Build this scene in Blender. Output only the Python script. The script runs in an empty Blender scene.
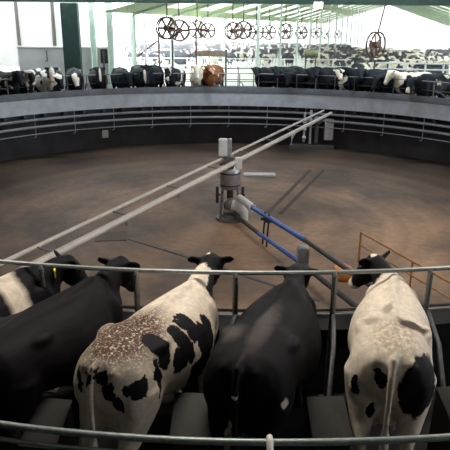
import bpy, bmesh, math, random
from mathutils import Vector, Matrix
PI=math.pi; R=math.radians
S=bpy.context.scene; C=S.collection
random.seed(4)

# ------------------------------------------------------------------ materials
def newmat(name):
    m=bpy.data.materials.new(name); m.use_nodes=True
    nt=m.node_tree; return m,nt,nt.nodes['Principled BSDF']
def N(nt,t,**k):
    n=nt.nodes.new(t)
    for a,b in k.items():
        if a in n.inputs.keys() if hasattr(n.inputs,'keys') else False: n.inputs[a].default_value=b
        else: setattr(n,a,b)
    return n
def mat(name,col,rough=.6,metal=0,var=.15,scale=8,emit=None,estr=1,bump=0,spec=.5):
    m,nt,b=newmat(name); L=nt.links.new
    tc=N(nt,'ShaderNodeTexCoord'); no=N(nt,'ShaderNodeTexNoise'); no.inputs['Scale'].default_value=scale; no.inputs['Detail'].default_value=4
    L(tc.outputs['Object'],no.inputs['Vector'])
    mr=N(nt,'ShaderNodeMapRange'); mr.inputs['From Min'].default_value=.3; mr.inputs['From Max'].default_value=.7
    mr.inputs['To Min'].default_value=1-var; mr.inputs['To Max'].default_value=1+var
    L(no.outputs['Fac'],mr.inputs['Value'])
    mx=N(nt,'ShaderNodeVectorMath',operation='SCALE'); mx.inputs[0].default_value=col; L(mr.outputs[0],mx.inputs['Scale'])
    L(mx.outputs[0],b.inputs['Base Color'])
    b.inputs['Roughness'].default_value=rough; b.inputs['Metallic'].default_value=metal
    b.inputs['Specular IOR Level'].default_value=spec
    if emit: b.inputs['Emission Color'].default_value=(*emit,1); b.inputs['Emission Strength'].default_value=estr
    if bump:
        bp=N(nt,'ShaderNodeBump'); bp.inputs['Strength'].default_value=bump; bp.inputs['Distance'].default_value=.02
        L(no.outputs['Fac'],bp.inputs['Height']); L(bp.outputs[0],b.inputs['Normal'])
    return m
M={}
M['galv']=mat('galvanised_pipe',(.19,.20,.20),.5,.6,.2,30)
M['frontpipe']=mat('painted_front_pipe',(.27,.31,.30),.4,.4,.2,25)
M['hookwhite']=mat('worn_white_steel',(.62,.60,.55),.4,.1,.15,20)
M['galvrail']=mat('grey_rail_steel',(.27,.29,.29),.45,.5,.15,20)
M['darksteel']=mat('dark_steel',(.075,.075,.08),.5,.6,.25,20)
M['curb']=mat('worn_rubber_curb',(.14,.155,.18),.6,0,.15,5)
M['panel']=mat('brushed_skirt_panel',(.52,.56,.62),.5,.1,.12,3)
M['shaded_back']=mat('shaded_dark_rubber',(.018,.018,.02),.7,0,.3,4,spec=.1)  # near-black tone stands in for shade on the curb's cow side
M['deck']=mat('wet_rubber_deck',(.022,.02,.02),.6,0,.3,6,spec=.2)
M['beam']=mat('dark_painted_beam',(.02,.025,.04),.5,.2,.2,5)
M['ringpipe']=mat('pale_ring_pipe',(.42,.45,.50),.4,.4,.12,9)
M['machpale']=mat('pale_machine_paint',(.62,.63,.66),.5,.1,.1,9)
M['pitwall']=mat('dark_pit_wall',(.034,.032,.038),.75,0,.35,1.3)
M['longpipe']=mat('cream_milk_pipe',(.52,.47,.43),.5,.1,.1,6)
M['bluepipe']=mat('blue_pipe',(.03,.10,.42),.35,.1,.15,9)
M['whiteplastic']=mat('white_plastic',(.66,.68,.72),.45,0,.08,9)
M['tank']=mat('stainless_tank',(.38,.39,.42),.35,.7,.15,8)
M['machine']=mat('oily_machine_steel',(.16,.16,.16),.5,.5,.35,14)
M['orange']=mat('orange_paint',(.62,.24,.06),.5,0,.15,12)
M['brownpipe']=mat('rust_orange_pipe',(.42,.22,.09),.6,.1,.2,12)
M['box']=mat('grey_cabinet_steel',(.032,.031,.028),.6,.1,.25,5,spec=.2)
M['boxtop']=mat('grey_cabinet_lid',(.042,.041,.038),.6,.1,.25,5,spec=.2)
M['whitewall']=mat('white_shed_panel',(.62,.63,.60),.6,0,.05,1)
M['seam']=mat('dark_seam_steel',(.10,.09,.08),.6,.1,.1,8)
M['lowwall']=mat('pale_low_wall',(.78,.80,.79),.6,0,.06,1)
M['green']=mat('dark_green_steel',(.016,.045,.042),.5,.1,.25,4)
M['palegreen']=mat('pale_green_steel',(.60,.74,.65),.5,.1,.1,4)
M['roofgreen']=mat('green_roof_sheet',(.42,.56,.24),.6,0,.12,.5)
M['whitepipe']=mat('white_pen_pipe',(.75,.78,.80),.4,.1,.05,6)
M['rust']=mat('rusty_fan_brown',(.14,.075,.055),.7,.2,.3,9)
M['brownwood']=mat('brown_board',(.26,.20,.13),.7,0,.2,5)
M['olive']=mat('olive_tank_plastic',(.20,.20,.12),.6,0,.15,5)
M['roofdark']=mat('shed_roof_underside',(.22,.22,.2),.7,0,.1,1)
M['yard']=mat('pale_concrete_yard',(.62,.63,.62),.8,0,.12,.3)
M['yellowtag']=mat('yellow_plastic',(.75,.70,.05),.5,0,.05,9)
M['eye']=mat('dark_eye',(.01,.008,.006),.12,0,0,3)
M['plate']=mat('pale_sign_plate',(.5,.5,.45),.6,0,.2,20)
M['lamp']=mat('lamp_diffuser',(.9,.9,.9),.5,0,0,3,emit=(1,.96,.88),estr=14)
M['bluelamp']=M['lamp']

def skylight_mat():
    m,nt,b=newmat('translucent_skylight'); L=nt.links.new
    b.inputs['Base Color'].default_value=(.9,.92,.9,1); b.inputs['Roughness'].default_value=.7
    tr=N(nt,'ShaderNodeBsdfTranslucent'); tr.inputs[0].default_value=(.95,.96,.92,1)
    mx=N(nt,'ShaderNodeMixShader'); mx.inputs[0].default_value=.75
    L(b.outputs[0],mx.inputs[1]); L(tr.outputs[0],mx.inputs[2]); L(mx.outputs[0],nt.nodes['Material Output'].inputs[0])
    return m
M['skylight']=skylight_mat()
def haze_mat():
    m=bpy.data.materials.new('glare_haze'); m.use_nodes=True; nt=m.node_tree; nt.nodes.remove(nt.nodes['Principled BSDF'])
    v=nt.nodes.new('ShaderNodeVolumeScatter'); v.inputs['Density'].default_value=.011; v.inputs['Color'].default_value=(.95,.98,1,1)
    nt.links.new(v.outputs[0],nt.nodes['Material Output'].inputs['Volume']); return m
M['haze']=haze_mat()

def floor_mat():
    m,nt,b=newmat('brown_pit_concrete'); L=nt.links.new
    tc=N(nt,'ShaderNodeTexCoord')
    a=N(nt,'ShaderNodeTexNoise'); a.inputs['Scale'].default_value=.28; a.inputs['Detail'].default_value=6; a.inputs['Roughness'].default_value=.55; L(tc.outputs['Object'],a.inputs['Vector'])
    r=N(nt,'ShaderNodeValToRGB'); e=r.color_ramp.elements
    e[0].position=.40; e[0].color=(.115,.077,.057,1); e[1].position=.64; e[1].color=(.34,.215,.14,1)
    L(a.outputs['Fac'],r.inputs[0])
    # ring-shaped wash marks around the centre of the pit
    ln=N(nt,'ShaderNodeVectorMath',operation='LENGTH'); L(tc.outputs['Object'],ln.inputs[0])
    f=N(nt,'ShaderNodeTexNoise'); f.inputs['Scale'].default_value=5; f.inputs['Detail'].default_value=8; L(tc.outputs['Object'],f.inputs['Vector'])
    w=N(nt,'ShaderNodeTexNoise'); w.noise_dimensions='1D'; w.inputs['Scale'].default_value=1.6; L(ln.outputs['Value'],w.inputs['W'])
    mul=N(nt,'ShaderNodeMath',operation='ADD'); L(f.outputs['Fac'],mul.inputs[0]); L(w.outputs['Fac'],mul.inputs[1])
    mr=N(nt,'ShaderNodeMapRange'); mr.inputs['From Min'].default_value=.7; mr.inputs['From Max'].default_value=1.3; mr.inputs['To Min'].default_value=.8; mr.inputs['To Max'].default_value=1.2
    L(mul.outputs[0],mr.inputs['Value'])
    # shadow by the wall, painted into the floor colour as a dark band
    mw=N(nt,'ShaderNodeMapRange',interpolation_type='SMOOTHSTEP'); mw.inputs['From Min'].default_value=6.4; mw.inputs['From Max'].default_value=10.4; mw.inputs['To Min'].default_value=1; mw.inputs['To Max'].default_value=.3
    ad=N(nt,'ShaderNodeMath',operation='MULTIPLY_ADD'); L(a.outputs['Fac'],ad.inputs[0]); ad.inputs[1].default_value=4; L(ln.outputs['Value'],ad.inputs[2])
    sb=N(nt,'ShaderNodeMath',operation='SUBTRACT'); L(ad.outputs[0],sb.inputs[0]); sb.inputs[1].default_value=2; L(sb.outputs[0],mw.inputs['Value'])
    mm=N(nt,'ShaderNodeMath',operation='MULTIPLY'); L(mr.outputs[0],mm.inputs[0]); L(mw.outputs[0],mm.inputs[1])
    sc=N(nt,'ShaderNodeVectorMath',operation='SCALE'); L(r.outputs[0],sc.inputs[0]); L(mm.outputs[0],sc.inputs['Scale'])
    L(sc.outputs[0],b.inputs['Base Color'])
    rr=N(nt,'ShaderNodeMapRange'); rr.inputs['To Min'].default_value=.5; rr.inputs['To Max'].default_value=.75; L(a.outputs['Fac'],rr.inputs['Value']); L(rr.outputs[0],b.inputs['Roughness'])
    b.inputs['Specular IOR Level'].default_value=.35
    return m
M['floor']=floor_mat()

WHITE=(.78,.73,.64); BLACK=(.007,.006,.008)
def coat(name,blobs=(),base=WHITE,patch=BLACK,noise=None,speck=None,extra=(),rough=.62,wob=.09,wscale=7):
    """Hide: blobs are ellipsoids (centre, radii) of the patch colour; noise=(scale, threshold, seed)."""
    m,nt,b=newmat(name); L=nt.links.new
    tc=N(nt,'ShaderNodeTexCoord')
    wn=N(nt,'ShaderNodeTexNoise'); wn.inputs['Scale'].default_value=wscale; wn.inputs['Detail'].default_value=5; wn.inputs['Roughness'].default_value=.62; L(tc.outputs['Object'],wn.inputs['Vector'])
    s1=N(nt,'ShaderNodeVectorMath',operation='SUBTRACT'); L(wn.outputs['Color'],s1.inputs[0]); s1.inputs[1].default_value=(.5,.5,.5)
    s2=N(nt,'ShaderNodeVectorMath',operation='MULTIPLY_ADD'); L(s1.outputs[0],s2.inputs[0]); s2.inputs[1].default_value=(wob*2.4,)*3; L(tc.outputs['Object'],s2.inputs[2])
    P=s2.outputs[0]
    def blobmask(bl,soft=.04):
        cur=None
        for c,r in bl:
            d=N(nt,'ShaderNodeVectorMath',operation='SUBTRACT'); L(P,d.inputs[0]); d.inputs[1].default_value=c
            q=N(nt,'ShaderNodeVectorMath',operation='DIVIDE'); L(d.outputs[0],q.inputs[0]); q.inputs[1].default_value=r
            l=N(nt,'ShaderNodeVectorMath',operation='LENGTH'); L(q.outputs[0],l.inputs[0])
            if cur is None: cur=l.outputs['Value']
            else:
                mi=N(nt,'ShaderNodeMath',operation='MINIMUM'); L(cur,mi.inputs[0]); L(l.outputs['Value'],mi.inputs[1]); cur=mi.outputs[0]
        mr=N(nt,'ShaderNodeMapRange'); mr.inputs['From Min'].default_value=1-soft; mr.inputs['From Max'].default_value=1+soft
        mr.inputs['To Min'].default_value=1; mr.inputs['To Max'].default_value=0; L(cur,mr.inputs['Value']); return mr.outputs[0]
    col=N(nt,'ShaderNodeRGB'); col.outputs[0].default_value=(*base,1)
    # dirt and hair variation
    hn=N(nt,'ShaderNodeTexNoise'); hn.inputs['Scale'].default_value=22; hn.inputs['Detail'].default_value=6; L(tc.outputs['Object'],hn.inputs['Vector'])
    hm=N(nt,'ShaderNodeMapRange'); hm.inputs['From Min'].default_value=.3; hm.inputs['From Max'].default_value=.7; hm.inputs['To Min'].default_value=.82; hm.inputs['To Max'].default_value=1.1; L(hn.outputs['Fac'],hm.inputs['Value'])
    sc=N(nt,'ShaderNodeVectorMath',operation='SCALE'); L(col.outputs[0],sc.inputs[0]); L(hm.outputs[0],sc.inputs['Scale']); cur=sc.outputs[0]
    def mix(mask,c):
        nonlocal cur
        mx=N(nt,'ShaderNodeMixRGB'); L(mask,mx.inputs[0]); L(cur,mx.inputs[1]); mx.inputs[2].default_value=(*c,1); cur=mx.outputs[0]
    if speck:   # (blobs, colour, scale, threshold) roan flecks
        bl,c,scl,th=speck
        k=blobmask(bl,.35)
        v=N(nt,'ShaderNodeTexNoise'); v.inputs['Scale'].default_value=scl; v.inputs['Detail'].default_value=5; v.inputs['Roughness'].default_value=.7; L(tc.outputs['Object'],v.inputs['Vector'])
        g=N(nt,'ShaderNodeMapRange'); g.inputs['From Min'].default_value=th-.06; g.inputs['From Max'].default_value=th+.06; L(v.outputs['Fac'],g.inputs['Value'])
        mu=N(nt,'ShaderNodeMath',operation='MULTIPLY'); L(k,mu.inputs[0]); L(g.outputs[0],mu.inputs[1]); mix(mu.outputs[0],c)
    if noise:
        scl,th,seed=noise
        n4=N(nt,'ShaderNodeTexNoise'); n4.noise_dimensions='4D'; n4.inputs['Scale'].default_value=scl; n4.inputs['Detail'].default_value=1.5; n4.inputs['W'].default_value=seed
        L(tc.outputs['Object'],n4.inputs['Vector'])
        g=N(nt,'ShaderNodeMapRange'); g.inputs['From Min'].default_value=th-.012; g.inputs['From Max'].default_value=th+.012; L(n4.outputs['Fac'],g.inputs['Value']); mix(g.outputs[0],patch)
    if blobs: mix(blobmask(blobs),patch)
    for bl,c,soft in extra: mix(blobmask(bl,soft),c)
    L(cur,b.inputs['Base Color']); b.inputs['Roughness'].default_value=rough; b.inputs['Specular IOR Level'].default_value=.12
    bp=N(nt,'ShaderNodeBump'); bp.inputs['Strength'].default_value=.12; bp.inputs['Distance'].default_value=.01; L(hn.outputs['Fac'],bp.inputs['Height']); L(bp.outputs[0],b.inputs['Normal'])
    return m

# ------------------------------------------------------------------ mesh helpers
def link(name,bm,m=None,parent=None,smooth=False,mats=None):
    me=bpy.data.meshes.new(name); bmesh.ops.recalc_face_normals(bm,faces=bm.faces); bm.to_mesh(me); bm.free()
    if smooth:
        for p in me.polygons: p.use_smooth=True
        try: me.set_sharp_from_angle(angle=R(40))
        except Exception: pass
    o=bpy.data.objects.new(name,me); C.objects.link(o)
    if m: me.materials.append(M[m] if isinstance(m,str) else m)
    if parent: o.parent=parent
    return o
def tag(o,label,cat,group=None,kind=None):
    if label: o['label']=label
    if cat: o['category']=cat
    if group: o['group']=group
    if kind: o['kind']=kind
    return o
def empty(name,loc,label,cat,group=None,rz=0):
    o=bpy.data.objects.new(name,None); C.objects.link(o); o.location=loc; o.rotation_euler=(0,0,rz); o.empty_display_size=.2
    return tag(o,label,cat,group)
def struct(name,bm,m,smooth=False,**k):
    o=link(name,bm,m,smooth=smooth); o['kind']='structure'; return o
def box(bm,c,s,rot=None,bev=0):
    r=bmesh.ops.create_cube(bm,size=1); vs=r['verts']
    mt=Matrix.Translation(c)@(rot.to_4x4() if rot else Matrix.Identity(4))@Matrix.Diagonal((*s,1))
    bmesh.ops.transform(bm,matrix=mt,verts=vs)
    if bev:
        es=list({e for v in vs for e in v.link_edges}); bmesh.ops.bevel(bm,geom=es,offset=bev,segments=2,affect='EDGES',clamp_overlap=True)
def frame_for(d,up=(0,0,1)):
    d=d.normalized(); u=Vector(up)
    if abs(d.dot(u))>.98: u=Vector((1,0,0)) if abs(d.x)<.9 else Vector((0,1,0))
    s=u.cross(d).normalized(); return s,d.cross(s).normalized()
def tube(bm,pts,rad,seg=10,closed=False,up=(0,0,1)):
    """swept tube; rad is a number, or per-point r or (side, vertical)"""
    pts=[Vector(p) for p in pts]; n=len(pts); rings=[]
    for i,p in enumerate(pts):
        if closed: d=pts[(i+1)%n]-pts[i-1]
        else: d=pts[min(i+1,n-1)]-pts[max(i-1,0)]
        s,u=frame_for(d,up); r=rad if isinstance(rad,(int,float)) else rad[i]
        a,b=(r,r) if isinstance(r,(int,float)) else r
        rings.append([bm.verts.new(p+s*a*math.cos(2*PI*k/seg)+u*b*math.sin(2*PI*k/seg)) for k in range(seg)])
    m=n if closed else n-1
    for i in range(m):
        A,B=rings[i],rings[(i+1)%n]
        for k in range(seg): bm.faces.new((A[k],A[(k+1)%seg],B[(k+1)%seg],B[k]))
    if not closed: bm.faces.new(rings[0][::-1]); bm.faces.new(rings[-1])
def revolve(bm,prof,a0=0,a1=2*PI,seg=96,c=(0,0,0),closedprof=True):
    full=abs(a1-a0-2*PI)<1e-6; cnt=seg if full else seg+1; rings=[]
    for i in range(cnt):
        a=a0+(a1-a0)*i/seg; rings.append([bm.verts.new((c[0]+r*math.cos(a),c[1]+r*math.sin(a),c[2]+z)) for r,z in prof])
    n=len(prof)
    for i in range(cnt if full else cnt-1):
        A,B=rings[i],rings[(i+1)%cnt]
        for k in range(n if closedprof else n-1):
            bm.faces.new((A[k],B[k],B[(k+1)%n],A[(k+1)%n]))
    if not full and closedprof: bm.faces.new(rings[0]); bm.faces.new(rings[-1][::-1])
def ball(bm,c,r,seg=14,rot=None):
    res=bmesh.ops.create_uvsphere(bm,u_segments=seg,v_segments=max(6,seg//2),radius=1)
    r=(r,r,r) if isinstance(r,(int,float)) else r
    bmesh.ops.transform(bm,matrix=Matrix.Translation(c)@(rot.to_4x4() if rot else Matrix.Identity(4))@Matrix.Diagonal((*r,1)),verts=res['verts'])
def pol(r,deg,z=0):     # polar in plan: deg 0 = towards the camera (-y), positive to the right
    a=R(deg); return Vector((r*math.sin(a),-r*math.cos(a),z))
def copy_tree(o,parent=None):
    c=o.copy(); C.objects.link(c)
    if parent: c.parent=parent
    for ch in list(o.children): copy_tree(ch,c)
    return c

# ------------------------------------------------------------------ cows
def superring(bm,x,top,bot,hw,zw,n=24,et=.9,eb=.9):
    vs=[]
    for k in range(n):
        a=2*PI*k/n; c,s=math.cos(a),math.sin(a)
        y=hw*math.copysign(abs(c)**.85,c)
        z=zw+(top-zw)*abs(s)**et if s>=0 else zw-(zw-bot)*abs(s)**eb
        vs.append(bm.verts.new((x,y,z)))
    return vs
TR=[(-.03,1.30,1.02,.13,1.17,.9),(.02,1.355,.92,.23,1.12,.9),(.12,1.40,.80,.305,1.08,.9),(.25,1.41,.74,.33,1.08,.85),(.42,1.425,.72,.335,1.10,.75),(.55,1.43,.70,.34,1.08,.8),
    (.72,1.415,.64,.345,1.0,1.0),(.95,1.405,.57,.385,.95,1.05),(1.15,1.40,.56,.38,.95,1.1),(1.35,1.415,.58,.33,.97,1.25),(1.5,1.43,.62,.265,.98,1.45),(1.64,1.39,.64,.225,1.0,1.35),(1.76,1.31,.72,.17,1.02,1.1),(1.84,1.23,.85,.11,1.05,1.0)]
def cow_mesh(name,poll=(2.15,0,1.52),yaw=0,pitch=-55,voxel=.022,legs=(0,0,0,0),tail=0,earlift=0.0,width=1.0,bend=0):
    """one continuous cow; x forward (0 = tail head), head towards +x. yaw/pitch: direction of the muzzle."""
    bm=bmesh.new()
    rings=[superring(bm,x,t,b,h*width,zw,et=e) for x,t,b,h,zw,e in TR]
    for A,B in zip(rings,rings[1:]):
        n=len(A)
        for k in range(n): bm.faces.new((A[k],A[(k+1)%n],B[(k+1)%n],B[k]))
    bm.faces.new(rings[0][::-1]); bm.faces.new(rings[-1])
    for s in(-1,1):
        ball(bm,(.50,s*.265*width,1.325),(.13,.06,.055))       # hook bone
        ball(bm,(.03,s*.14,1.265),(.065,.05,.07))            # pin bone
        ball(bm,(.26,s*.235*width,1.0),(.25,.125,.30))         # thigh
        ball(bm,(1.52,s*.20,1.02),(.18,.09,.27))              # shoulder
    # spine ridge
    tube(bm,[(-.03,0,1.345),(.25,0,1.39),(.55,0,1.425),(1.0,0,1.385),(1.45,0,1.43),(1.62,0,1.40)],[.035,.04,.045,.045,.05,.04],8)
    # legs
    for i,s in enumerate((-1,1)):
        d=legs[i]
        tube(bm,[(.24,s*.19,1.05),(.22,s*.20,.82),(.10+d*.5,s*.20,.60),(.0+d*.8,s*.19,.50),(.03+d,s*.19,.33),(.05+d,s*.19,.14),(.08+d,s*.19,.07),(.10+d,s*.19,.0)],
             [.21,.17,.10,.062,.048,.046,.058,.068],12,up=(0,1,0))
        d=legs[2+i]
        tube(bm,[(1.5,s*.17,.95),(1.5,s*.16,.72),(1.5+d*.5,s*.155,.52),(1.49+d*.8,s*.15,.42),(1.49+d,s*.15,.16),(1.51+d,s*.15,.08),(1.53+d,s*.15,.0)],
             [.14,.095,.062,.055,.042,.055,.062],12,up=(0,1,0))
    ball(bm,(.38,0,.66),(.24,.17,.20))                        # udder
    for tx in(.28,.45):
        for s in(-1,1): tube(bm,[(tx,s*.08,.55),(tx,s*.085,.42)],[.03,.022],8)
    # tail
    if tail is not None:
        tube(bm,[(.06,0,1.36),(-.05,tail*.1,1.34),(-.105,tail*.3,1.22),(-.10,tail*.6,.95),(-.085,tail,.72),(-.08,tail*1.1,.6),(-.08,tail*1.15,.46),(-.08,tail*1.15,.38)],[.045,.042,.036,.030,.032,.045,.04,.015],8,up=(1,0,0))
    # neck
    P=Vector(poll); yw,pt=R(yaw),R(pitch); D=Vector((math.cos(pt)*math.cos(yw),math.cos(pt)*math.sin(yw),math.sin(pt)))
    sd=Vector((-math.sin(yw),math.cos(yw),0)); up=D.cross(sd)
    base=Vector((1.58,0,1.12)); e=P-up*.06+D*.02
    pts=[base]; rr=[(.19,.27)]
    for t,(a,b) in((.35,(.14,.20)),(.65,(.105,.15)),(.88,(.095,.125)),(1,(.09,.11))):
        q=base.lerp(e,t); q.z+=.05*math.sin(PI*t); q.y+=bend*math.sin(PI*t); pts.append(q); rr.append((a,b))
    tube(bm,pts,rr,16)
    # head
    hp=[P+D*t-up*o for t,o in((-.06,.07),(-.01,.065),(.08,.075),(.20,.08),(.32,.078),(.43,.075),(.50,.08),(.535,.085))]
    tube(bm,hp,[(.08,.05),(.128,.10),(.15,.135),(.135,.135),(.10,.105),(.085,.08),(.09,.078),(.06,.045)],16,up=up)
    ball(bm,P-up*.0,(.07,.07,.045))
    for s in(-1,1):
        ball(bm,P+D*.13+sd*s*.095-up*.03,(.035,.035,.03),8)   # eye socket
        a=P+D*.02+sd*s*.07-up*.045
        tube(bm,[a,a+sd*s*.07+up*(.0+earlift*.3)-D*.02,a+sd*s*.15+up*(earlift)-D*.03,a+sd*s*.185+up*(earlift*1.2-.005)-D*.02],[(.04,.024),(.075,.026),(.085,.024),(.04,.018)],10,up=up)
    me=bpy.data.meshes.new(name+'_raw'); bmesh.ops.recalc_face_normals(bm,faces=bm.faces); bm.to_mesh(me); bm.free()
    o=bpy.data.objects.new('tmp',me); C.objects.link(o)
    md=o.modifiers.new('r','REMESH'); md.mode='VOXEL'; md.voxel_size=voxel; md.use_smooth_shade=True
    ms=o.modifiers.new('s','SMOOTH'); ms.factor=.5; ms.iterations=9 if voxel<.03 else 2
    dg=bpy.context.evaluated_depsgraph_get(); dg.update()
    out=bpy.data.meshes.new_from_object(o.evaluated_get(dg)); out.name=name
    bpy.data.objects.remove(o); bpy.data.meshes.remove(me)
    for p in out.polygons: p.use_smooth=True
    info=dict(P=P,D=D,sd=sd,up=up)
    return out,info
def cow_obj(me,m,loc,heading,label,group=None,scale=1,own=False):
    """heading in degrees clockwise from +y (away from the camera)"""
    o=bpy.data.objects.new('dairy_cow',me); C.objects.link(o)
    if not me.materials: me.materials.append(m)
    o.material_slots[0].link='OBJECT'; o.material_slots[0].material=m
    o.location=loc; o.rotation_euler=(0,0,R(90-heading)); o.scale=(scale,)*3
    return tag(o,label,'cow',group)
def eyes(o,i):
    for s in(-1,1):
        bm=bmesh.new(); ball(bm,i['P']+i['D']*.135+i['sd']*s*.128-i['up']*.022,(.02,.02,.02),10); link('eye',bm,'eye',o,True)

#NEARCOWS
SC=.9
WB=(.70,.60,.49)
near=[]
def near_cow(spot,heading,mm,label,scale=SC,**k):
    me,i=cow_mesh('dairy_cow',voxel=.02,**k)
    o=cow_obj(me,mm,(spot[0],spot[1],.0),heading,label,scale=scale); eyes(o,i); near.append((o,i)); return o,i

#BLOBS
HB=[((2.3,0,1.2),(.42,.5,.75))]
BR=(.085,.045,.028)
mat_c0=coat('hide_belted',blobs=[((.2,0,1),(.93,1.5,1.9)),((2.4,0,1.2),(1.08,1.6,2.2))],base=WB,wob=.03)
mat_c1=coat('hide_black_left',blobs=[((1,0,1),(3,2,2))],base=WB)
mat_c2=coat('hide_speckled',blobs=HB+[((2.08,.12,1.40),(.25,.25,.30)),((.45,-.28,1.30),(.10,.2,.18)),((.77,-.29,1.28),(.08,.12,.11)),((.32,-.36,1.12),(.05,.15,.16)),((.66,-.37,1.10),(.12,.15,.12)),((.82,-.37,1.15),(.08,.15,.16)),
 ((.98,-.30,1.26),(.09,.2,.15)),((1.10,-.40,1.05),(.14,.2,.24)),((.9,-.27,1.34),(.05,.12,.07)),((1.24,-.34,1.10),(.09,.2,.19)),((.95,-.38,.84),(.15,.2,.16)),
 ((-.04,-.06,1.27),(.12,.05,.07)),((-.03,-.12,1.14),(.15,.055,.10)),((0,-.18,1.0),(.15,.06,.09)),((.04,-.26,1.15),(.08,.03,.055)),((.11,-.32,1.14),(.08,.08,.08)),
 ((-.02,.20,1.16),(.1,.05,.14)),((-.06,.05,1.24),(.1,.05,.05)),((1.92,-.14,1.28),(.28,.10,.2))],
 base=WB,speck=([((.40,.02,1.40),(.50,.36,.27))],BR,46,.42),extra=[([((2.13,.08,1.56),(.045,.04,.04))],WB,.2)],wob=.085,wscale=8)
mat_c3=coat('hide_black_middle',blobs=[((1,0,1),(3,2,2))],base=WB,extra=[([((.55,-.03,1.44),(.38,.07,.07)),((.40,.2,1.38),(.12,.1,.06))],(.075,.066,.062),.6),([((.10,-.36,1.02),(.05,.025,.05)),((.06,.12,.66),(.1,.02,.08)),((-.10,0,1.12),(.05,.02,.02))],WB,.15)],wob=.05)  # grey sheen on spine and hip is painted into the hide
mat_c4=coat('hide_white_right',blobs=[((2.15,.2,1.3),(.50,.5,.7)),((.08,-.215,1.04),(.35,.165,.29)),((-.03,.09,1.12),(.15,.05,.10)),((.05,.14,.76),(.15,.04,.075)),((.05,.28,1.0),(.1,.035,.09))],base=WB,
 speck=([((.22,0,1.42),(.30,.22,.12))],(.42,.34,.26),24,.50),
 extra=[([((.47,-.16,1.40),(.08,.14,.12))],(.07,.05,.04),.2),([((.50,.20,1.40),(.08,.09,.1)),((.72,.05,1.42),(.12,.05,.1))],(.36,.30,.24),.4),([((2.10,.23,1.45),(.07,.06,.06)),((2.32,.48,.96),(.15,.15,.15))],WB,.1)],wob=.07)
c0,i0=near_cow((-2.86,-12.93),38,mat_c0,'black cow with a broad white belt and yellow ear tag at the left edge',poll=(2.0,-.06,1.42),yaw=-8,pitch=-55,earlift=.03)
c1,i1=near_cow((-1.98,-13.28),27,mat_c1,'all black cow between the white-belted cow and the brown-speckled white cow',poll=(1.98,-.02,1.48),yaw=10,pitch=-50,width=1.08)
c2,i2=near_cow((-1.04,-13.37),25.4,mat_c2,'white cow with brown-speckled rump, black flank patches and black head, beside the black cow',poll=(2.13,.08,1.49),yaw=28,pitch=-48,width=1.08,tail=.03)
c3,i3=near_cow((-.03,-13.36),21,mat_c3,'black cow in the middle stall with a greyish sheen painted along its spine',poll=(2.04,.06,1.38),yaw=10,pitch=-50,width=1.15)
c4,i4=near_cow((1.10,-13.23),15,mat_c4,'mostly white cow with a large black right buttock patch, rightmost on the near side',poll=(2.10,.22,1.38),yaw=50,pitch=-50,width=1.05,earlift=.04)
bm=bmesh.new(); box(bm,(1.735,-.165,1.36),(.02,.075,.09),Matrix.Rotation(R(-35),3,'Z'),.004); t=link('ear_tag',bm,'yellowtag',c0); t['label']='yellow ear tag'
#ENDNEAR

# ------------------------------------------------------------------ rotary platform
NST=83; STEP=360/NST
rot=empty('rotary_platform',(0,0,0),'huge round rotary milking platform with grey inner skirt ringing the brown pit','milking platform')
bm=bmesh.new(); revolve(bm,[(11.85,0),(14.0,0),(14.0,-.15),(11.85,-.15)],seg=160); link('deck',bm,'deck',rot)
bm=bmesh.new(); revolve(bm,[(11.70,.48),(11.70,.71),(11.712,.76),(11.73,.76),(11.735,.74),(11.735,.48)],seg=160); link('curb',bm,'curb',rot,True)
bm=bmesh.new(); revolve(bm,[(11.737,.48),(11.737,.745),(11.94,.70),(11.94,.0),(11.80,.0),(11.80,.48)],seg=160); link('curb_back',bm,'shaded_back',rot,True)
bm=bmesh.new(); revolve(bm,[(11.72,-.14),(11.72,.479),(11.785,.479),(11.785,-.0),(11.785,-.14)],seg=160); link('skirt_panel',bm,'panel',rot,True)
bm=bmesh.new(); revolve(bm,[(12.1,-.151),(12.3,-.151),(12.3,-.5),(12.1,-.5)],seg=160); link('ring_beam',bm,'beam',rot)
for z,r_,rr in((-.40,11.85,.06),(-.72,11.9,.06),(-1.02,11.86,.022)):
    bm=bmesh.new(); tube(bm,[pol(r_,360*k/160,z) for k in range(160)],rr,8,closed=True); link('ring_pipe',bm,'ringpipe',rot,True)
bm0=bmesh.new(); tube(bm0,[(0,-11.87,-.15),(0,-11.87,-1.12)],.018,6); tube(bm0,[(0,-11.87,-1.12),(.06,-11.87,-1.17),(.1,-11.87,-1.13)],.015,6)
hang=link('pipe_hanger',bm0,'ringpipe',rot,True)
bm0=bmesh.new(); tube(bm0,[(0,-11.80,-.24),(0,-12.02,-.24)],.075,10); box(bm0,(0,-11.98,-.2),(.06,.1,.28)); roll=link('support_roller',bm0,'darksteel',rot,True)
for k in range(1,40):
    o=hang.copy(); C.objects.link(o); o.rotation_euler=(0,0,R(9*k))
hang.rotation_euler=(0,0,R(0))
for k in range(1,80):
    o=roll.copy(); C.objects.link(o); o.rotation_euler=(0,0,R(4.5*k+2.2))
roll.rotation_euler=(0,0,R(2.2))

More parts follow.
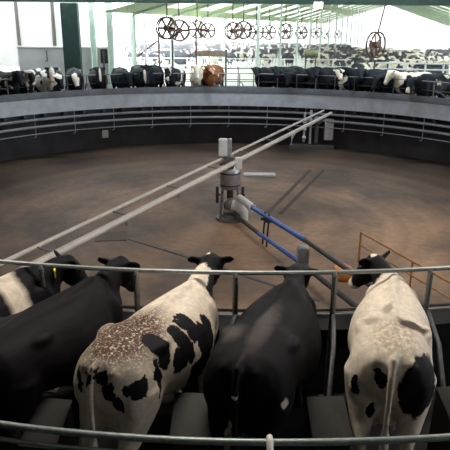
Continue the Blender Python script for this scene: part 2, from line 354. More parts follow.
# breast rail with its posts
POST0=-.2
rail=empty('breast_rail',(0,0,0),'long grey tubular breast rail on upright posts running round behind the pit edge','rail')
bm=bmesh.new(); tube(bm,[pol(12.05,360*k/160,1.355) for k in range(160)],.022,8,closed=True); link('top_rail',bm,'galvrail',rail,True)
bm=bmesh.new(); tube(bm,[pol(12.06,360*k/160,.98) for k in range(160)],.016,6,closed=True); link('lower_rail',bm,'darksteel',rail,True)
bm=bmesh.new(); tube(bm,[(0,-12.08,0),(0,-12.08,1.33),(0,-12.06,1.355)],.027,10); box(bm,(0,-12.08,.012),(.12,.12,.02)); po=link('post',bm,'galv',rail,True)
for k in range(NST):
    o=po if k==0 else po.copy()
    if k: C.objects.link(o)
    o.rotation_euler=(0,0,R(POST0+STEP*k))

# slanted stall dividers and cabinets between the rumps (near side), dividers also on the far side
def divider_mesh():
    bm=bmesh.new()
    a=Vector((0,.0,.95)); b=Vector((-.10,-.42,.86)); c=Vector((-.21,-.78,.62)); d=Vector((-.25,-.86,.45)); e=Vector((-.26,-.87,.0))
    tube(bm,[a,b,c,d,e],.022,8); return bm
proto=None
near_lab={-3:'cut off by the left edge',-2:'at the left edge beside the white-belted cow',-1:'between the all black cow and the speckled cow',0:'between the speckled cow and the middle black cow',1:'between the middle black cow and the right-hand white cow',2:'right of the rightmost white cow',3:'near the right edge'}
for k in list(range(-2,3))+list(range(28,57)):
    deg=POST0+STEP*k if k<20 else POST0+STEP*k
    if proto is None:
        proto=link('stall_divider',divider_mesh(),'darksteel',smooth=True); o=proto
    else: o=proto.copy(); C.objects.link(o)
    p=pol(12.13,deg); o.location=(p.x,p.y,.002); o.rotation_euler=(0,0,R(deg))
    if k<20: tag(o,'bent dark pipe stall divider '+near_lab[k],'stall divider','stall dividers on the near side of the carousel')
    else: tag(o,'small dark pipe stall divider among the cows on the far rim of the carousel','stall divider','stall dividers on the far side of the carousel')
def cabinet(x,y,rz,label,w=.30):
    t=empty('stall_cabinet',(x,y,.002),label,'cabinet','steel cabinets between the near stalls',rz)
    bm=bmesh.new(); vs=[]
    for X,Y,Z in((-w/2,-.20,0),(w/2,-.20,0),(w/2,.20,0),(-w/2,.20,0),(-w*.42,-.20,.50),(w*.42,-.20,.50),(w*.5,.18,.66),(-w*.5,.18,.66)): vs.append(bm.verts.new((X,Y,Z)))
    for f in((0,3,2,1),(0,1,5,4),(1,2,6,5),(2,3,7,6),(3,0,4,7),(4,5,6,7)): bm.faces.new([vs[i] for i in f])
    bmesh.ops.bevel(bm,geom=list(bm.edges),offset=.012,segments=2,affect='EDGES'); link('body',bm,'box',t)
    bm=bmesh.new(); rt=Matrix.Rotation(math.atan2(.16,.38),3,'X'); box(bm,(0,-.01,.60),(w*1.02,.42,.018),rt,.005); link('lid',bm,'boxtop',t)
    bm=bmesh.new(); box(bm,(0,-.207,.36),(w*.9,.01,.012)); link('seam',bm,'boxtop',t)
    return t
cabinet(-1.50,-13.22,R(-7),'grey steel cabinet at the far left beside the all black cow',.28)
cabinet(-.38,-13.13,R(-2),'grey steel cabinet between the speckled cow and the middle black cow',.32)
cabinet(.68,-13.16,R(3),'grey steel cabinet between the middle black cow and the right white cow')
cabinet(1.78,-13.0,R(8),'grey steel cabinet right of the mostly white cow',.3)
t=empty('milking_arm_post',(-1.72,-13.32,.0),'short round upright post left of the leftmost cabinet','post')
bm=bmesh.new(); tube(bm,[(0,0,0),(0,0,.62)],.05,14); link('column',bm,'box',t,True)
bm=bmesh.new(); ball(bm,(0,0,.64),(.062,.062,.05)); link('cap',bm,'boxtop',t,True)

# front rails behind the cows
def smooth_curve(P,n=24):
    out=[]; Pn=len(P)
    for j in range(n+1):
        t=j/n; x=P[0][0]+(P[-1][0]-P[0][0])*t
        y=z=0
        for a in range(Pn):
            l=1
            for b_ in range(Pn):
                if a!=b_: l*=(x-P[b_][0])/(P[a][0]-P[b_][0])
            y+=l*P[a][1]; z+=l*P[a][2]
        out.append((x,y,z))
    return out
fr=empty('rump_rail',(0,-13.85,0),'double grey-green pipe rail curving across the foreground behind the cows','rail')
def rel(pts,o): return [(p[0]-o[0],p[1]-o[1],p[2]-o[2]) for p in pts]
ob=(0,-13.85,0)
up_=smooth_curve([(-2.9,-13.36,.95),(-1.642,-13.701,.95),(.149,-13.86,.95),(2.3,-13.66,.95)],30)
bm=bmesh.new(); tube(bm,rel(up_,ob),.024,12); link('upper_pipe',bm,'frontpipe',fr,True)
lo=[(x,y-.055*(1),z-.075) for x,y,z in up_]; bm=bmesh.new(); tube(bm,rel(lo,ob),.016,10); link('lower_pipe',bm,'frontpipe',fr,True)
for x in(-2.6,2.1):
    q=min(up_,key=lambda p:abs(p[0]-x)); bm=bmesh.new(); tube(bm,rel([(q[0],q[1]-.02,-.15),(q[0],q[1]-.02,.95)],ob),.024,10); link('post',bm,'frontpipe',fr,True)
bm=bmesh.new(); tube(bm,[(0,-.13,-.42),(0,-.13,0),(0,-.12,.05),(0,-.085,.085),(0,-.04,.09),(0,-.015,.06),(0,-.01,.02)],.022,12)
o=link('rail_hook',bm,'hookwhite',smooth=True); o.location=(.152,-13.86,.93); tag(o,'pale bent steel hook post hanging over the foreground pipe rail','hook')
bm=bmesh.new(); bm2=None

# outer walkway and yard
bm=bmesh.new(); revolve(bm,[(14.06,-.15),(22,-.15)],a0=R(0),a1=R(360),seg=120,closedprof=False); struct('floor',bm,'deck')
bm=bmesh.new()
revolve(bm,[(22,-.16),(260,-.16)],seg=64,closedprof=False); o=struct('ground',bm,'yard')
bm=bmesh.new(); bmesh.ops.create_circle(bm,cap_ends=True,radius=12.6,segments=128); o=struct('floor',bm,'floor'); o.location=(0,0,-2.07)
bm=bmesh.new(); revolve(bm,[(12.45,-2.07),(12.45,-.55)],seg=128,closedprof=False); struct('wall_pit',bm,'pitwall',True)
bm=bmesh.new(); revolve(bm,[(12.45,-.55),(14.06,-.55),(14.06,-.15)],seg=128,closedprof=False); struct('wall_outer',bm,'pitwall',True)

# ------------------------------------------------------------------ pit contents
FZ=-2.07
cc=empty('centre_column',(0,0,FZ),'steel swivel column with tank and white boxes standing in the middle of the pit','machine')
def part(name,m,fn,parent,smooth=True):
    bm=bmesh.new(); fn(bm); return link(name,bm,m,parent,smooth)
part('base','machine',lambda b:(revolve(b,[(0,0),(.42,0),(.42,.08),(.30,.12),(.28,.2),(0,.2)],seg=24,closedprof=False)),cc)
for k in range(4):
    a=R(45+90*k); c_,s_=math.cos(a),math.sin(a)
    part('leg','machine',lambda b:tube(b,[(c_*.42,s_*.42,0),(c_*.36,s_*.36,.5),(c_*.30,s_*.30,1.05)],.035,8),cc)
part('pump','machine',lambda b:(ball(b,(.02,-.12,.45),(.22,.2,.26)),tube(b,[(-.2,-.2,.3),(.3,-.25,.35)],.09,12)),cc)
part('guard','whiteplastic',lambda b:tube(b,[(.05,-.30,.55),(.25,-.34,.50),(.42,-.38,.32),(.47,-.4,.08)],[(.05,.16),(.06,.17),(.06,.14),(.05,.08)],12),cc)
part('spindle','darksteel',lambda b:tube(b,[(0,0,.2),(0,0,1.2)],.10,14),cc)
part('tank','tank',lambda b:revolve(b,[(0,.98),(.26,.98),(.30,1.03),(.30,1.55),(.27,1.6),(0,1.6)],seg=28,closedprof=False),cc)
part('tank_band','darksteel',lambda b:(revolve(b,[(.295,1.08),(.315,1.08),(.315,1.12),(.295,1.12)],seg=28),revolve(b,[(.295,1.44),(.315,1.44),(.315,1.48),(.295,1.48)],seg=28)),cc)
part('manifold','machine',lambda b:(box(b,(-.05,-.05,1.78),(.3,.3,.36),bev=.02),tube(b,[(-.32,0,1.7),(.34,0,1.86)],.04,8)),cc)
part('control_box','whiteplastic',lambda b:box(b,(-.22,-.05,2.22),(.26,.24,.5),bev=.02),cc)
part('mast','tank',lambda b:tube(b,[(-.02,.02,1.6),(-.02,.02,2.46)],.06,10),cc)
part('junction_box','whiteplastic',lambda b:box(b,(.24,-.1,1.76),(.2,.2,.34),bev=.015),cc)
for s in(-1,1): part('side_valve','darksteel',lambda b:(tube(b,[(s*.38,-.1,.55),(s*.38,-.1,1.05)],.045,8),tube(b,[(s*.28,-.1,.8),(s*.44,-.1,.8)],.03,8)),cc)

# long double pipe bridge across the carousel
A=Vector((-8.2,-16.2+0,-.28)); 
d=Vector((4.65+3.81,11.75+7.72,0)).normalized()
near_end=Vector((0.03,-.35,-.28))-d*11.35; far_end=Vector((.03,-.35,-.28))+d*11.8
br=empty('pipe_bridge',(0.03,-.35,-.28),'pair of long pale pipes crossing the whole pit over the centre column','pipe')
nrm=Vector((d.y,-d.x,0))
o3=Vector((.03,-.35,-.28))
part('lower_pipe','longpipe',lambda b:tube(b,[near_end-o3,far_end-o3],.072,12),br)
part('upper_pipe','longpipe',lambda b:tube(b,[near_end-o3-nrm*.36+Vector((0,0,.10)),far_end-o3-nrm*.36+Vector((0,0,.10))],.042,12),br)
for k in range(10):
    q=near_end.lerp(far_end,(k+.5)/10)-o3
    part('spacer','galv',lambda b:(tube(b,[q+Vector((0,0,.06)),q-nrm*.36+Vector((0,0,.10))],.018,6),tube(b,[q-Vector((0,0,.17)),q],.012,6)),br)

# machinery hanging at the far end of the bridge
mc=empty('drive_unit',(4.05,11.0,FZ),'pale pipes, valves and grey cabinet against the far pit wall under the bridge end','machine')
part('cabinet','machpale',lambda b:box(b,(.72,.05,.95),(.42,.3,1.0),bev=.02),mc)
part('upright_pipe','machpale',lambda b:tube(b,[(-.45,0,.35),(-.45,0,1.75)],.05,8),mc)
part('upright_pipe','machpale',lambda b:tube(b,[(-.15,.05,.25),(-.15,.05,1.85)],.06,8),mc)
part('bent_pipe','machpale',lambda b:tube(b,[(-1.05,-.05,.15),(-1.02,-.05,.55),(-.85,0,.85),(-.5,0,1.05)],.06,8),mc)
part('pump_head','machine',lambda b:(ball(b,(.15,0,1.35),(.22,.2,.25)),tube(b,[(.15,0,.3),(.15,0,1.3)],.09,10)),mc)
for z in(.55,.95,1.3): part('valve','whiteplastic',lambda b:ball(b,(-.45,-.05,z),(.10,.09,.09)),mc)
part('base_frame','machine',lambda b:box(b,(-.05,.05,.1),(2.1,.5,.2),bev=.02),mc)

# blue and dark pipes from the column towards the near rim
pp=Vector((.28,-.35,-1.30)); q1=Vector((.62,-1.30,-1.30)); q2=Vector((1.72,-4.17,-1.2)); q3=Vector((2.75,-7.2,-1.12)); q4=Vector((3.9,-10.7,-1.05))
bp=empty('blue_pipe_run',(.28,-.35,FZ),'blue and dark twin pipe run sloping from the centre column to the near rim','pipe')
ob2=Vector((.28,-.35,FZ))
part('white_sleeve','whiteplastic',lambda b:tube(b,[pp-ob2,q1-ob2],.11,12),bp)
part('upper_pipe','bluepipe',lambda b:tube(b,[q1-ob2,q2-ob2],.065,12),bp)
part('upper_pipe','darksteel',lambda b:tube(b,[q2-ob2,q3-ob2,q4-ob2],.055,12),bp)
dn=Vector((-.12,-.05,-.52))
part('lower_pipe','darksteel',lambda b:tube(b,[pp-ob2+dn,q1.lerp(q2,.25)-ob2+dn],.06,12),bp)
part('lower_pipe','bluepipe',lambda b:tube(b,[q1.lerp(q2,.25)-ob2+dn,q2-ob2+dn],.06,12),bp)
part('lower_pipe','darksteel',lambda b:tube(b,[q2-ob2+dn,q3-ob2+dn,q4-ob2+dn],.065,12),bp)
for tt,w in((.28,.02),(.36,.02)):
    q=q1.lerp(q2,tt)-ob2; part('bracket','darksteel',lambda b:(tube(b,[q+Vector((0,0,.12)),Vector((q.x-.05,q.y-.03,0))],.025,8),box(b,q-Vector((.02,0,.1)),(.2,.05,.06))),bp)
q=q2-ob2; part('pipe_support','tank',lambda b:(box(b,(q.x-.04,q.y-.05,q.z-.40),(.26,.3,.5),bev=.02),tube(b,[(q.x-.04,q.y-.05,0),(q.x-.04,q.y-.05,q.z-.5)],.05,8)),bp)

# orange handrail and canister
hr=empty('orange_handrail',(3.2,-3.4,FZ),'thin orange handrail on a post standing on the pit floor at right','handrail')
h0=Vector((0,0,.80)); h1=Vector((1.35,-3.9,.88))
part('post','brownpipe',lambda b:tube(b,[(0,0,0),h0],.028,8),hr)
part('top_rail','brownpipe',lambda b:tube(b,[h0,h1],.03,8),hr)
part('lower_rail','brownpipe',lambda b:tube(b,[h0-Vector((0,0,.32)),h1-Vector((0,0,.32))],.022,8),hr)
part('post','brownpipe',lambda b:tube(b,[(1.35,-3.9,0),h1],.028,8),hr)
part('post','brownpipe',lambda b:tube(b,[(.68,-1.95,0),(.68,-1.95,.82)],.022,8),hr)
bm=bmesh.new(); revolve(bm,[(0,0),(.14,0),(.16,.03),(.16,.24),(.13,.30),(.05,.33),(.05,.38),(0,.38)],seg=20,closedprof=False)
o=link('canister',bm,'orange',smooth=True); o.location=(2.62,-4.35,FZ); o.scale=(1.5,1.5,.9); tag(o,'small orange canister on the pit floor beside the dark pipes','canister')
# things lying on / let into the pit floor
bm=bmesh.new(); box(bm,(0,0,.045),(1.25,.42,.09),bev=.02); o=link('concrete_slab',bm,'whiteplastic'); o.location=(1.2,5.5,FZ); tag(o,'pale low slab on the pit floor just behind the centre column','slab')
bm=bmesh.new(); box(bm,(0,0,.008),(.85,.75,.016),Matrix.Rotation(R(8),3,'Z')); o=link('drain_cover',bm,mat('brown_drain_steel',(.075,.05,.022),.6,.2,.2,9)); o.location=(-3.3,-1.65,FZ); tag(o,'dark brown drain cover in the pit floor beneath the long pipes','drain cover')
bm=bmesh.new()
def strip(bm,a,b,w,z0=0,h=.012):
    a,b=Vector(a),Vector(b); dd=(b-a); rz=math.atan2(dd.y,dd.x); box(bm,((a.x+b.x)/2,(a.y+b.y)/2,z0+h/2),(dd.length,w,h),Matrix.Rotation(rz,3,'Z'))
strip(bm,(-2.8,-1.85),(-.7,-3.45),.07); strip(bm,(-.7,-3.45),(1.9,-5.6),.07)
o=link('drain_channel',bm,'darksteel'); o.location=(0,0,FZ); tag(o,'thin dark drain channel running from the drain cover across the pit floor','drain')
for a,b,l in(((1.15,.5),(3.35,6.6),'left one of the two dark parallel tracks on the pit floor behind the blue pipe'),((1.6,.6),(3.9,6.6),'right one of the two dark parallel tracks on the pit floor behind the blue pipe')):
    bm=bmesh.new(); strip(bm,a,b,.13,h=.01); o=link('floor_track',bm,'brownstain' if 'brownstain' in M else mat('dark_track',(.06,.036,.026),.7,0,.3,6)); o.location=(0,0,FZ); tag(o,l,'track','tracks on the pit floor')
bm=bmesh.new(); box(bm,(0,0,0),(.30,.03,.36),bev=.01); o=link('number_plate',bm,'plate'); p=pol(12.41,180-26.5+360*0,-1.42); p=Vector((-5.9,10.92,-1.42)); o.location=p; o.rotation_euler=(0,0,math.atan2(p.y,p.x)-PI/2); tag(o,'small pale square plate on the dark pit wall at upper left','plate')

# ------------------------------------------------------------------ far cows on the platform
CAM=Vector((-.14301,-16.9994,3.492))
fm={}
fm['up'],iu=cow_mesh('cow_far_head_up',poll=(2.15,0,1.5),yaw=0,pitch=-62,voxel=.04)
fm['down'],_=cow_mesh('cow_far_head_low',poll=(2.2,.05,1.28),yaw=15,pitch=-60,voxel=.04)
fm['side'],_=cow_mesh('cow_far_head_turned',poll=(2.1,.2,1.48),yaw=60,pitch=-35,voxel=.04)
PB=(.015,.018,.024)
def face(w): return [([((2.36,0,1.3),(.26,.05*w,.35))],WB,.1)]
fc={
 'black':coat('hide_far_black',blobs=[((1,0,1),(3,2,2))],patch=PB),
 'blackface':coat('hide_far_white_blaze',blobs=[((1,0,1),(3,2,2))],patch=PB,extra=[([((2.32,0,1.2),(.22,.045,.4))],WB,.1)],wob=.02),
 'mixA':coat('hide_far_mixed',noise=(2.2,.47,3.1),patch=PB),
 'mixB':coat('hide_far_mostly_black',noise=(2.0,.40,7.7),patch=PB),
 'mixC':coat('hide_far_mixed_legs',noise=(2.6,.5,12.3),patch=PB),
 'white':coat('hide_far_mostly_white',noise=(2.0,.60,5.2),patch=PB,base=(.8,.74,.6)),
 'brown':coat('hide_far_brown_white',noise=(2.0,.47,9.9),patch=(.20,.075,.03),base=(.7,.55,.42)),
 'whiteface':coat('hide_far_white_face',noise=(2.0,.38,1.4),patch=PB,extra=[([((2.35,0,1.25),(.24,.12,.45))],(.68,.62,.52),.1)],wob=.03),
}
def ringpt(x,rad):
    a=math.atan((x-229.5)/586.6*.99)   # bearing of a picture column, used to space the stalls as counted in the photo
    dx,dy=math.sin(a),math.cos(a); b=CAM.x*dx+CAM.y*dy; c=CAM.x**2+CAM.y**2-rad**2; t=-b+math.sqrt(b*b-c)
    return CAM.x+dx*t,CAM.y+dy*t
FAR=[(2,'mixB','up','black cow at the left end of the far rim'),
(21,'mixA','up','black-and-white cow second from the left on the far rim'),
(40,'mixC','down','patchy black-and-white cow with lowered head under the white wall'),
(60,'whiteface','up','black cow with a white face below the hanging white panel'),
(80,'whiteface','down','black cow with white lowered face below the dark green column'),
(102,'blackface','up','large black cow with a narrow white blaze beside the low wall end'),
(123,'black','down','plain black cow on the far rim right of the low wall'),
(142,'blackface','down','black cow with white blaze, third black one right of the low wall'),
(161,'black','up','plain black cow standing below the first fan pole on the far rim'),
(183,'mixA','up','black-and-white cow beneath the hanging fans on the far rim'),
(203,'white','up','mostly white cow next to the brown one on the far rim'),
(221,'brown','side','brown and white cow at the left side of the empty stalls'),
(286,'blackface','side','black cow with a white mark right of the empty stalls'),
(303,'black','side','black cow second right of the empty stalls on the far rim'),
(320,'black','down','black cow below the olive tank on the far rim'),
(337,'blackface','side','black cow with a small white mark left of the pale cow'),
(354,'black','side','black cow directly left of the pale cow below the big fan'),
(371,'white','side','pale cow below the big round fan at right'),
(387,'mixB','up','dark cow with white patches right of the pale cow below the big fan'),
(403,'black','side','black cow in front of the white pen fence at right'),
(418,'black','down','black cow beside the white-faced one near the right edge'),
(434,'white','up','cream-white cow near the right edge of the far rim'),
(450,'mixB','down','dark cow cut off by the right edge on the far rim')]
for x,mk,pose,lab in FAR:
    hx,hy=ringpt(x,13.95); deg=math.degrees(math.atan2(hx,hy)); hd=deg+180+11+random.uniform(-13,13)+(14 if x>280 else 0)
    L_=13.95; s=random.uniform(1.1,1.18)
    o=cow_obj(fm[pose],fc[mk],(hx,hy,0),hd,lab,'cows on the far side of the carousel',scale=s)

# ------------------------------------------------------------------ yard herd
lowm,_=cow_mesh('yard_cow',poll=(2.15,0,1.42),yaw=0,pitch=-45,voxel=.06)
lowm2,_=cow_mesh('yard_cow_grazing',poll=(2.1,.25,1.3),yaw=60,pitch=-35,voxel=.06)
yc=[coat('hide_yard_black',noise=(1.6,.36,2.2),patch=(.02,.026,.036),wob=0),coat('hide_yard_mixed',noise=(1.8,.47,6.1),patch=(.02,.026,.036),wob=0),coat('hide_yard_white',noise=(1.8,.56,8.4),patch=(.02,.026,.036),wob=0)]
ylab=['mostly black cow in the crowded herd out in the bright yard','black-and-white patched cow in the crowded herd out in the bright yard','mostly white cow in the crowded herd out in the bright yard']
placed=[]
POSTS=[]
for i_ in range(14):
    t_=32.8+.1+79*i_/13; A_=R(16.6)
    for l_ in(-15.5,-8,6): POSTS.append((CAM.x+math.sin(A_)*t_+math.cos(A_)*l_,CAM.y+math.cos(A_)*t_-math.sin(A_)*l_))
rnd=random.Random(11)
def try_cow(px,Z,mi=None):
    X=CAM.x+(px-229.5)/586.6*Z; Y=CAM.y+Z
    if any((X-a)**2+(Y-b)**2<2.6 for a,b in placed) or any((X-a)**2+(Y-b)**2<1.9 for a,b in POSTS): return
    placed.append((X,Y)); k=rnd.choice((0,0,1,1,1,2)) if mi is None else mi
    hd=rnd.choice((90,-90,80,-100,60,-60,180,0,200,20))+rnd.uniform(-25,25)
    sc=rnd.uniform(.92,1.05)
    hr_=R(90-hd); o=cow_obj(rnd.choice((lowm,lowm2)),yc[k],(X-math.cos(hr_)*1.0*sc,Y-math.sin(hr_)*1.0*sc,-.16),hd,ylab[k],'cows standing in the yard herd, '+('black','patched','white')[k],scale=sc)
for _ in range(260):
    Z=rnd.uniform(50,95); px=rnd.uniform(132,345)
    try_cow(px,Z)
for _ in range(150):
    Z=rnd.uniform(40,75); px=rnd.uniform(345,462); try_cow(px,Z)

# ------------------------------------------------------------------ yard buildings and fittings
bn=empty('white_shed',(-12,19.3,-.16),'white panelled shed wall behind the carousel at upper left','shed')
def bx(c,s,b): box(b,(c[0]+12,c[1]-19.3,c[2]+.16),s)
part('wall_panel','whitewall',lambda b:bx((-11.3,19.3,3.4),(2.05,.25,3.0),b),bn,False)
part('wall_panel','whitewall',lambda b:bx((-13.4,19.3,3.0),(2.05,.25,3.8),b),bn,False)
part('wall_panel','whitewall',lambda b:bx((-15.5,19.3,2.3),(2.05,.25,5.2),b),bn,False)
part('wall_panel','whitewall',lambda b:bx((-9.75,19.3,3.4),(.95,.25,3.0),b),bn,False)
for x in(-10.25,-12.35,-14.45): part('seam_post','seam',lambda b:bx((x,19.12,2.35),(.16,.14,5.1),b),bn,False)
part('side_wall','whitewall',lambda b:bx((-9.4,21.5,2.3),(.2,4.2,5.2),b),bn,False)
part('roof','green',lambda b:bx((-13.2,21.3,5.2),(8.4,4.6,.3),b),bn,False)
for z in(.9,1.7,2.5): part('panel_bar','lowwall',lambda b:bx((-15.2,19.15,z),(1.5,.06,.07),b),bn,False)
part('hanging_chain','seam',lambda b:(tube(b,[(1.75,-.35,4.3),(1.72,-.35,2.7),(1.7,-.35,2.0),(1.9,-.35,1.92),(2.9,-.35,1.95),(2.95,-.35,2.12),(1.95,-.35,2.14)],.05,6)),bn)
lw=empty('low_wall',(-9.3,17.6,-.16),'long low pale wall in front of the shed behind the far-left cows','wall')
part('panel','lowwall',lambda b:box(b,(0,0,1.22),(5.3,.2,2.44),bev=.02),lw,False)
part('cap','whitewall',lambda b:box(b,(0,0,2.47),(5.4,.3,.08)),lw,False)
part('bracket','seam',lambda b:tube(b,[(-1.0,-.14,2.3),(-1.0,-.14,1.7),(-1.12,-.14,1.68)],.035,6),lw)
bm=bmesh.new(); box(bm,(0,0,0),(.42,.3,.78),bev=.02); o=link('electric_box',bm,'box'); o.location=(-7.0,17.29,1.85); tag(o,'grey electric box on the right end of the low pale wall','electric box')
bm=bmesh.new(); box(bm,(0,0,0),(.8,.3,.25),bev=.03); box(bm,(0,0,.15),(.85,.34,.06)); tube(bm,[(-.3,0,-.1),(-.3,0,-.95)],.03,8); tube(bm,[(.3,0,-.1),(.3,0,-.95)],.03,8); o=link('water_trough',bm,'darksteel'); o.location=(-11.0,17.1,.87); tag(o,'dark trough in front of the low wall above the far-left cows','trough')

bm=bmesh.new(); box(bm,(0,75,4.5),(150,115,9.2)); o=link('haze',bm,'haze'); tag(o,'bright haze added to imitate glare over the yard herd and under the barn roof','haze',kind='stuff')  # scatter volume added to imitate overexposed glare above the yard
# building: end beam, green column, roof over the carousel
bm=bmesh.new(); box(bm,(0,14.9,4.90),(46,.4,.62)); struct('trim_1',bm,'green')
col=bmesh.new(); box(col,(-8.15,14.75,2.2),(.86,.45,4.7),bev=.03); o=struct('trim_2',col,'green')
bm=bmesh.new(); box(bm,(0,-4.9,5.2),(46,34.2,.12)); struct('ceiling',bm,'roofdark')
bm=bmesh.new(); box(bm,(0,13.6,5.2),(46,2.8,.03)); struct('added_skylight',bm,'skylight')  # unseen skylight strip, added to brighten the low wall and far cows
for x in(-22.5,22.5):
    for y in(-20,-8,4,14.7):
        bm=bmesh.new(); box(bm,(x,y,2.5),(.4,.4,5.3)); struct('trim_3',bm,'green')
bm=bmesh.new(); box(bm,(-22.9,-3.5,2.5),(.15,37,5.3)); struct('wall_left',bm,'roofdark')
bm=bmesh.new(); box(bm,(0,-22.1,2.5),(46,.15,5.3)); struct('wall_back',bm,'roofdark')

# lamps
def lamp(x,y,z,size,power,lab,col=(1,.93,.82),rz=0,group='ceiling lamps over the carousel'):
    t=empty('ceiling_lamp',(x,y,z),lab,'lamp',group,rz)
    bm=bmesh.new(); box(bm,(0,0,.08),(size,.32,.08),bev=.01); link('housing',bm,'galv',t)
    bm=bmesh.new(); box(bm,(0,0,.03),(size*.94,.24,.03)); link('diffuser',bm,'lamp',t)
    l=bpy.data.lights.new('lamp_light','AREA'); l.shape='RECTANGLE'; l.size=size*.95; l.size_y=.3; l.energy=power; l.color=col
    lo_=bpy.data.objects.new('lamp_light',l); C.objects.link(lo_); lo_.parent=t; lo_.location=(0,0,-.01); 
LP=[(-4.5,-10.5,90),(-.3,-11.6,150),(4.2,-10.5,110),(-6,-3,35),(2.5,-3,170),(7.5,-2,150),(-7,9,200),(0,10.2,190),(7,9,210),(11,-9,40),(-11,-9,40)]
for x,y,p in LP: lamp(x,y,4.95,1.8,p,'long white strip lamp under the roof above the carousel',(1,.93,.82) if y<0 else (.8,.9,1))
# bright lamp just visible at the top edge
t=empty('floodlight',(4.45,14.5,4.5),'bright white floodlight under the beam at the top edge of the picture','lamp')
part('housing','galv',lambda b:box(b,(0,.06,.06),(.5,.14,.34),bev=.02),t,False)
part('glass','lamp',lambda b:box(b,(0,-.03,.04),(.42,.03,.26)),t,False)

# barn over the yard
AX=R(16.6); ad=Vector((math.sin(AX),math.cos(AX),0)); an=Vector((math.cos(AX),-math.sin(AX),0))
c2d=Vector((CAM.x,CAM.y,0))
def bp_(t,l,z): return c2d+ad*t+an*l+Vector((0,0,z))
EZ,RZ=3.95,7.35
def rz_(l): return RZ-(RZ-4.15)*(-4-l)/11.5 if l<-4 else RZ-(RZ-EZ)*(l+4)/10
barn=empty('cattle_barn',bp_(28,-4,-.16),'long open green-roofed barn with skylights over the yard herd behind the carousel','barn')
bo=bp_(28,-4,-.16)
def quad(bm,pts,th=.06):
    vs=[bm.verts.new(p-bo) for p in pts]; f=bm.faces.new(vs); r=bmesh.ops.extrude_face_region(bm,geom=[f]); bmesh.ops.translate(bm,vec=(0,0,th),verts=[v for v in r['geom'] if isinstance(v,bmesh.types.BMVert)])
T0,T1=32.8,112
for l0,l1 in((-15.5,-4),(-4,6)):
    bm=bmesh.new()
    n=13; dt=(T1-T0)/n
    segs=[(0,.12),(.12,.42),(.42,.55),(.55,.85),(.85,1)]
    for i in range(n):
        ta=T0+dt*i; tb=ta+dt
        s0,s1=ta+dt*.3,ta+dt*.7
        quad(bm,[bp_(ta,l0,rz_(l0)),bp_(s0,l0,rz_(l0)),bp_(s0,l1,rz_(l1)),bp_(ta,l1,rz_(l1))])
        quad(bm,[bp_(s1,l0,rz_(l0)),bp_(tb,l0,rz_(l0)),bp_(tb,l1,rz_(l1)),bp_(s1,l1,rz_(l1))])
        for a,b in((0,.12),(.42,.55),(.85,1)):
            la,lb=l0+(l1-l0)*a,l0+(l1-l0)*b
            quad(bm,[bp_(s0,la,rz_(la)),bp_(s1,la,rz_(la)),bp_(s1,lb,rz_(lb)),bp_(s0,lb,rz_(lb))])
    tn=lambda l:(32.45+.286*l)/.958
    if l0==-15.5:
        vs=[bm.verts.new(p-bo) for p in (bp_(tn(l0),l0,rz_(l0)),bp_(T0,l0,rz_(l0)),bp_(T0,l1,rz_(l1)))]; bm.faces.new(vs)
    link('roof_slope',bm,'roofgreen',barn)
    for i in range(n):
        ta=T0+dt*i; s0,s1=ta+dt*.3,ta+dt*.7
        bm=bmesh.new()
        for a,b in((.12,.42),(.55,.85)):
            la,lb=l0+(l1-l0)*a,l0+(l1-l0)*b
            quad(bm,[bp_(s0,la,rz_(la)),bp_(s1,la,rz_(la)),bp_(s1,lb,rz_(lb)),bp_(s0,lb,rz_(lb))],.03)
        link('skylight',bm,'skylight',barn)
for i in range(14):
    t_=T0+.1+(T1-T0-.2)*i/13
    bm=bmesh.new()
    tube(bm,[bp_(t_,-15.5,4.07)-bo,bp_(t_,-4,RZ-.08)-bo],.07,6); tube(bm,[bp_(t_,-4,RZ-.08)-bo,bp_(t_,6,EZ-.08)-bo],.07,6); link('rafter',bm,'palegreen',barn)
for i in range(14):
    t_=T0+.1+(T1-T0-.2)*i/13
    for l,w in((-15.5,.22),(-8,.13),(6,.2)):
        bm=bmesh.new(); box(bm,bp_(t_,l,(rz_(l)-.1-.16)/2)-bo,(w,w,rz_(l)-.1+.16),Matrix.Rotation(-AX,3,'Z')); link('post',bm,'palegreen',barn)
for x,y,lab in((-6.5,16.6,'pale green steel column beside the end of the low wall'),(-7.5,16.9,'pale green steel column just left of the grey electric box')):
    bm=bmesh.new(); box(bm,(-.13,0,2.5),(.05,.3,5.3)); box(bm,(.13,0,2.5),(.05,.3,5.3)); box(bm,(0,0,2.5),(.26,.05,5.3)); o=link('steel_column',bm,'palegreen'); o.location=(x,y,-.16); tag(o,lab,'column')

# fans
def fan_mesh_parts(root,rad=.45):
    part('fan_ring','rust',lambda b:(tube(b,[(rad*math.cos(2*PI*k/24),.1,rad*math.sin(2*PI*k/24)) for k in range(24)],.035,6,closed=True),tube(b,[(rad*math.cos(2*PI*k/24),-.1,rad*math.sin(2*PI*k/24)) for k in range(24)],.035,6,closed=True)),root)
    part('motor','rust',lambda b:tube(b,[(0,-.12,0),(0,.22,0)],rad*.26,12),root)
    for k in range(6):
        a=2*PI*k/6
        part('blade','rust',lambda b:box(b,(math.cos(a)*rad*.58,0,math.sin(a)*rad*.58),(rad*.72,.03,rad*.2),Matrix.Rotation(-a,3,'Y')@Matrix.Rotation(R(25),3,'X')),root)
    part('hanger_rod','rust',lambda b:tube(b,[(0,.05,rad),(0,.05,rad+1.1)],.03,6),root)
FANS=[(172,28,27.5,.46),(184,30,29,.46),(201,29,30.6,.40),(211,30,32.5,.38),(235,30,35.5,.46),(245,29,38,.5),(257,31,42,.5),(269,31,46,.5),(285,30,51,.6),(300,31,57,.55),(314,31,66,.55),(324,32,75,.55),(334,32,86,.55)]
first=None
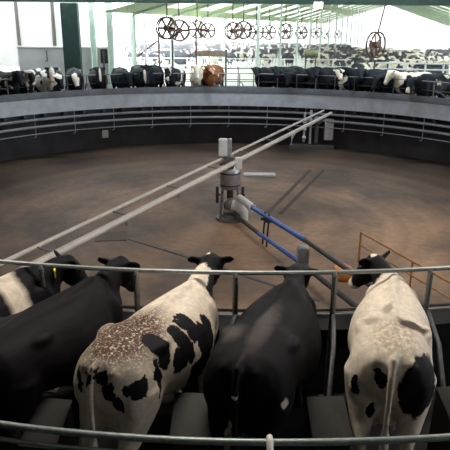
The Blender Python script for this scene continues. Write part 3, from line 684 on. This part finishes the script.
for n_,(px,py,Z,rd) in enumerate(FANS):
    X=CAM.x+(px-229)/586.6*Z; Y=CAM.y+Z; z=3.492-(py-26)/586.6*Z
    if first is None:
        first=empty('barn_fan',(X,Y,z),'','fan'); fan_mesh_parts(first); o=first
    else: o=copy_tree(first)
    o.location=(X,Y,z); o.rotation_euler=(0,0,R(-20+(n_*37%50))); o.scale=(rd/.45,)*3
    tag(o,('round brown caged fan hanging at the near left end of the fan row','round brown fan second in the hanging row','round brown fan above the brown board','round brown fan just right of the brown board post','round brown fan left of the large bright pen','round brown fan right above the bright pen')[n_] if n_<6 else 'small distant brown fan in the receding row under the barn roof','fan','fans hanging in a row under the barn roof')
big=copy_tree(first); big.location=(7.9,16.1,2.62); big.rotation_euler=(R(0),R(18),R(42)); big.scale=(1.45,)*3
tag(big,'large rusty round fan standing alone above the right-hand cows','fan')
bm=bmesh.new(); tube(bm,[(0,0,0),(0,0,1.95)],.05,8); o=link('fan_stand',bm,'rust',smooth=True); o.location=(7.95,16.2,-.16); tag(o,'thin dark pole under the large rusty fan at right','pole')

# poles standing just behind the far rim
for x,lab,m_,h in((110,'thin dark pole left of the plain black cow on the far rim','darksteel',2.4),(151,'tall pale pole behind the far rim left of the fans','whitepipe',3.9),(164,'thin dark pole carrying a slanting brace below the first fan','rust',3.3),(177,'thin dark pole below the second fan','darksteel',3.0),(200,'dark brown post carrying the brown board','rust',4.0),(229,'thin dark post at the right end of the brown board','darksteel',2.5)):
    X,Y=ringpt(x,15.4); bm=bmesh.new(); tube(bm,[(0,0,0),(0,0,h)],.045,8); o=link('pole',bm,m_,smooth=True); o.location=(X,Y,-.16); tag(o,lab,'pole')
    if x==164: px_,py_=X,Y
bm=bmesh.new(); tube(bm,[(-1.1,0,-.55),(0,0,.25)],.04,6); o=link('brace',bm,'rust',smooth=True); o.location=(px_-.05,py_-.08,2.5); tag(o,'slanting brown brace pipe left of the first hanging fan','pipe')
X,Y=ringpt(215,15.4); bm=bmesh.new(); box(bm,(0,0,0),(1.5,.08,.28),bev=.02); o=link('board',bm,'brownwood'); o.location=(X,Y-.1,2.12); tag(o,'long brown board fixed across two posts behind the far rim','board')
t=empty('tank',(4.9,19.5,-.16),'small olive tank on a stand below the right end of the fan row','tank')
part('body','olive',lambda b:tube(b,[(-.42,0,2.15),(-.4,0,2.15),(.4,0,2.15),(.42,0,2.15)],[.15,.24,.24,.15],14),t)
part('stand','darksteel',lambda b:(tube(b,[(-.3,0,0),(-.3,0,2.0)],.04,6),tube(b,[(.3,0,0),(.3,0,2.0)],.04,6)),t)

# pen fences
def fence(name,a,b,n,h,rails,m_,lab,rr=.03):
    a,b=Vector(a),Vector(b); t=empty(name,a,lab,'fence'); d_=b-a
    for k in range(n+1):
        q=d_*k/n; part('post',m_,lambda bb:tube(bb,[q,q+Vector((0,0,h))],rr*1.2,8),t)
    for z in rails: part('rail',m_,lambda bb:tube(bb,[Vector((0,0,z)),d_+Vector((0,0,z))],rr,8),t)
    return t
fence('pen_fence',(7.9,16.6,-.16),(14.5,15.6,-.16),7,1.85,(1.15,1.5,1.82),'whitepipe','white tubular pen fence behind the right-hand cows',.045)
fence('pen_fence',(-4.6,15.7,-.16),(7.3,16.2,-.16),14,1.55,(.9,1.5),'darksteel','thin dark pipe fence behind the far rim around the bright pen',.02)
fence('pen_fence',(-9,31,-.16),(14,31,-.16),12,1.3,(.7,1.25),'whitepipe','distant pale pipe fence across the middle of the yard herd',.04)

# ------------------------------------------------------------------ world, camera
w=bpy.data.worlds.new('sky'); S.world=w; w.use_nodes=True; nt=w.node_tree
bg=nt.nodes['Background']; bg.inputs[0].default_value=(.93,.97,1,1); bg.inputs[1].default_value=6.0
cam=bpy.data.cameras.new('camera'); co=bpy.data.objects.new('camera',cam); C.objects.link(co); S.camera=co
cam.lens=586.6/450*36; cam.sensor_width=36; cam.clip_end=500
th,ro=R(18.7),R(.521)
F=Vector((0,math.cos(th),-math.sin(th))); Rr=Vector((1,0,0)); U=Vector((0,math.sin(th),math.cos(th)))
R2=math.cos(ro)*Rr+math.sin(ro)*U; U2=-math.sin(ro)*Rr+math.cos(ro)*U
m3=Matrix((R2,U2,-F)).transposed(); co.matrix_world=Matrix.Translation(CAM)@m3.to_4x4()
S.view_settings.view_transform='Standard'; S.view_settings.look='None'; S.view_settings.exposure=0; S.view_settings.gamma=1; S.view_settings.use_curve_mapping=False
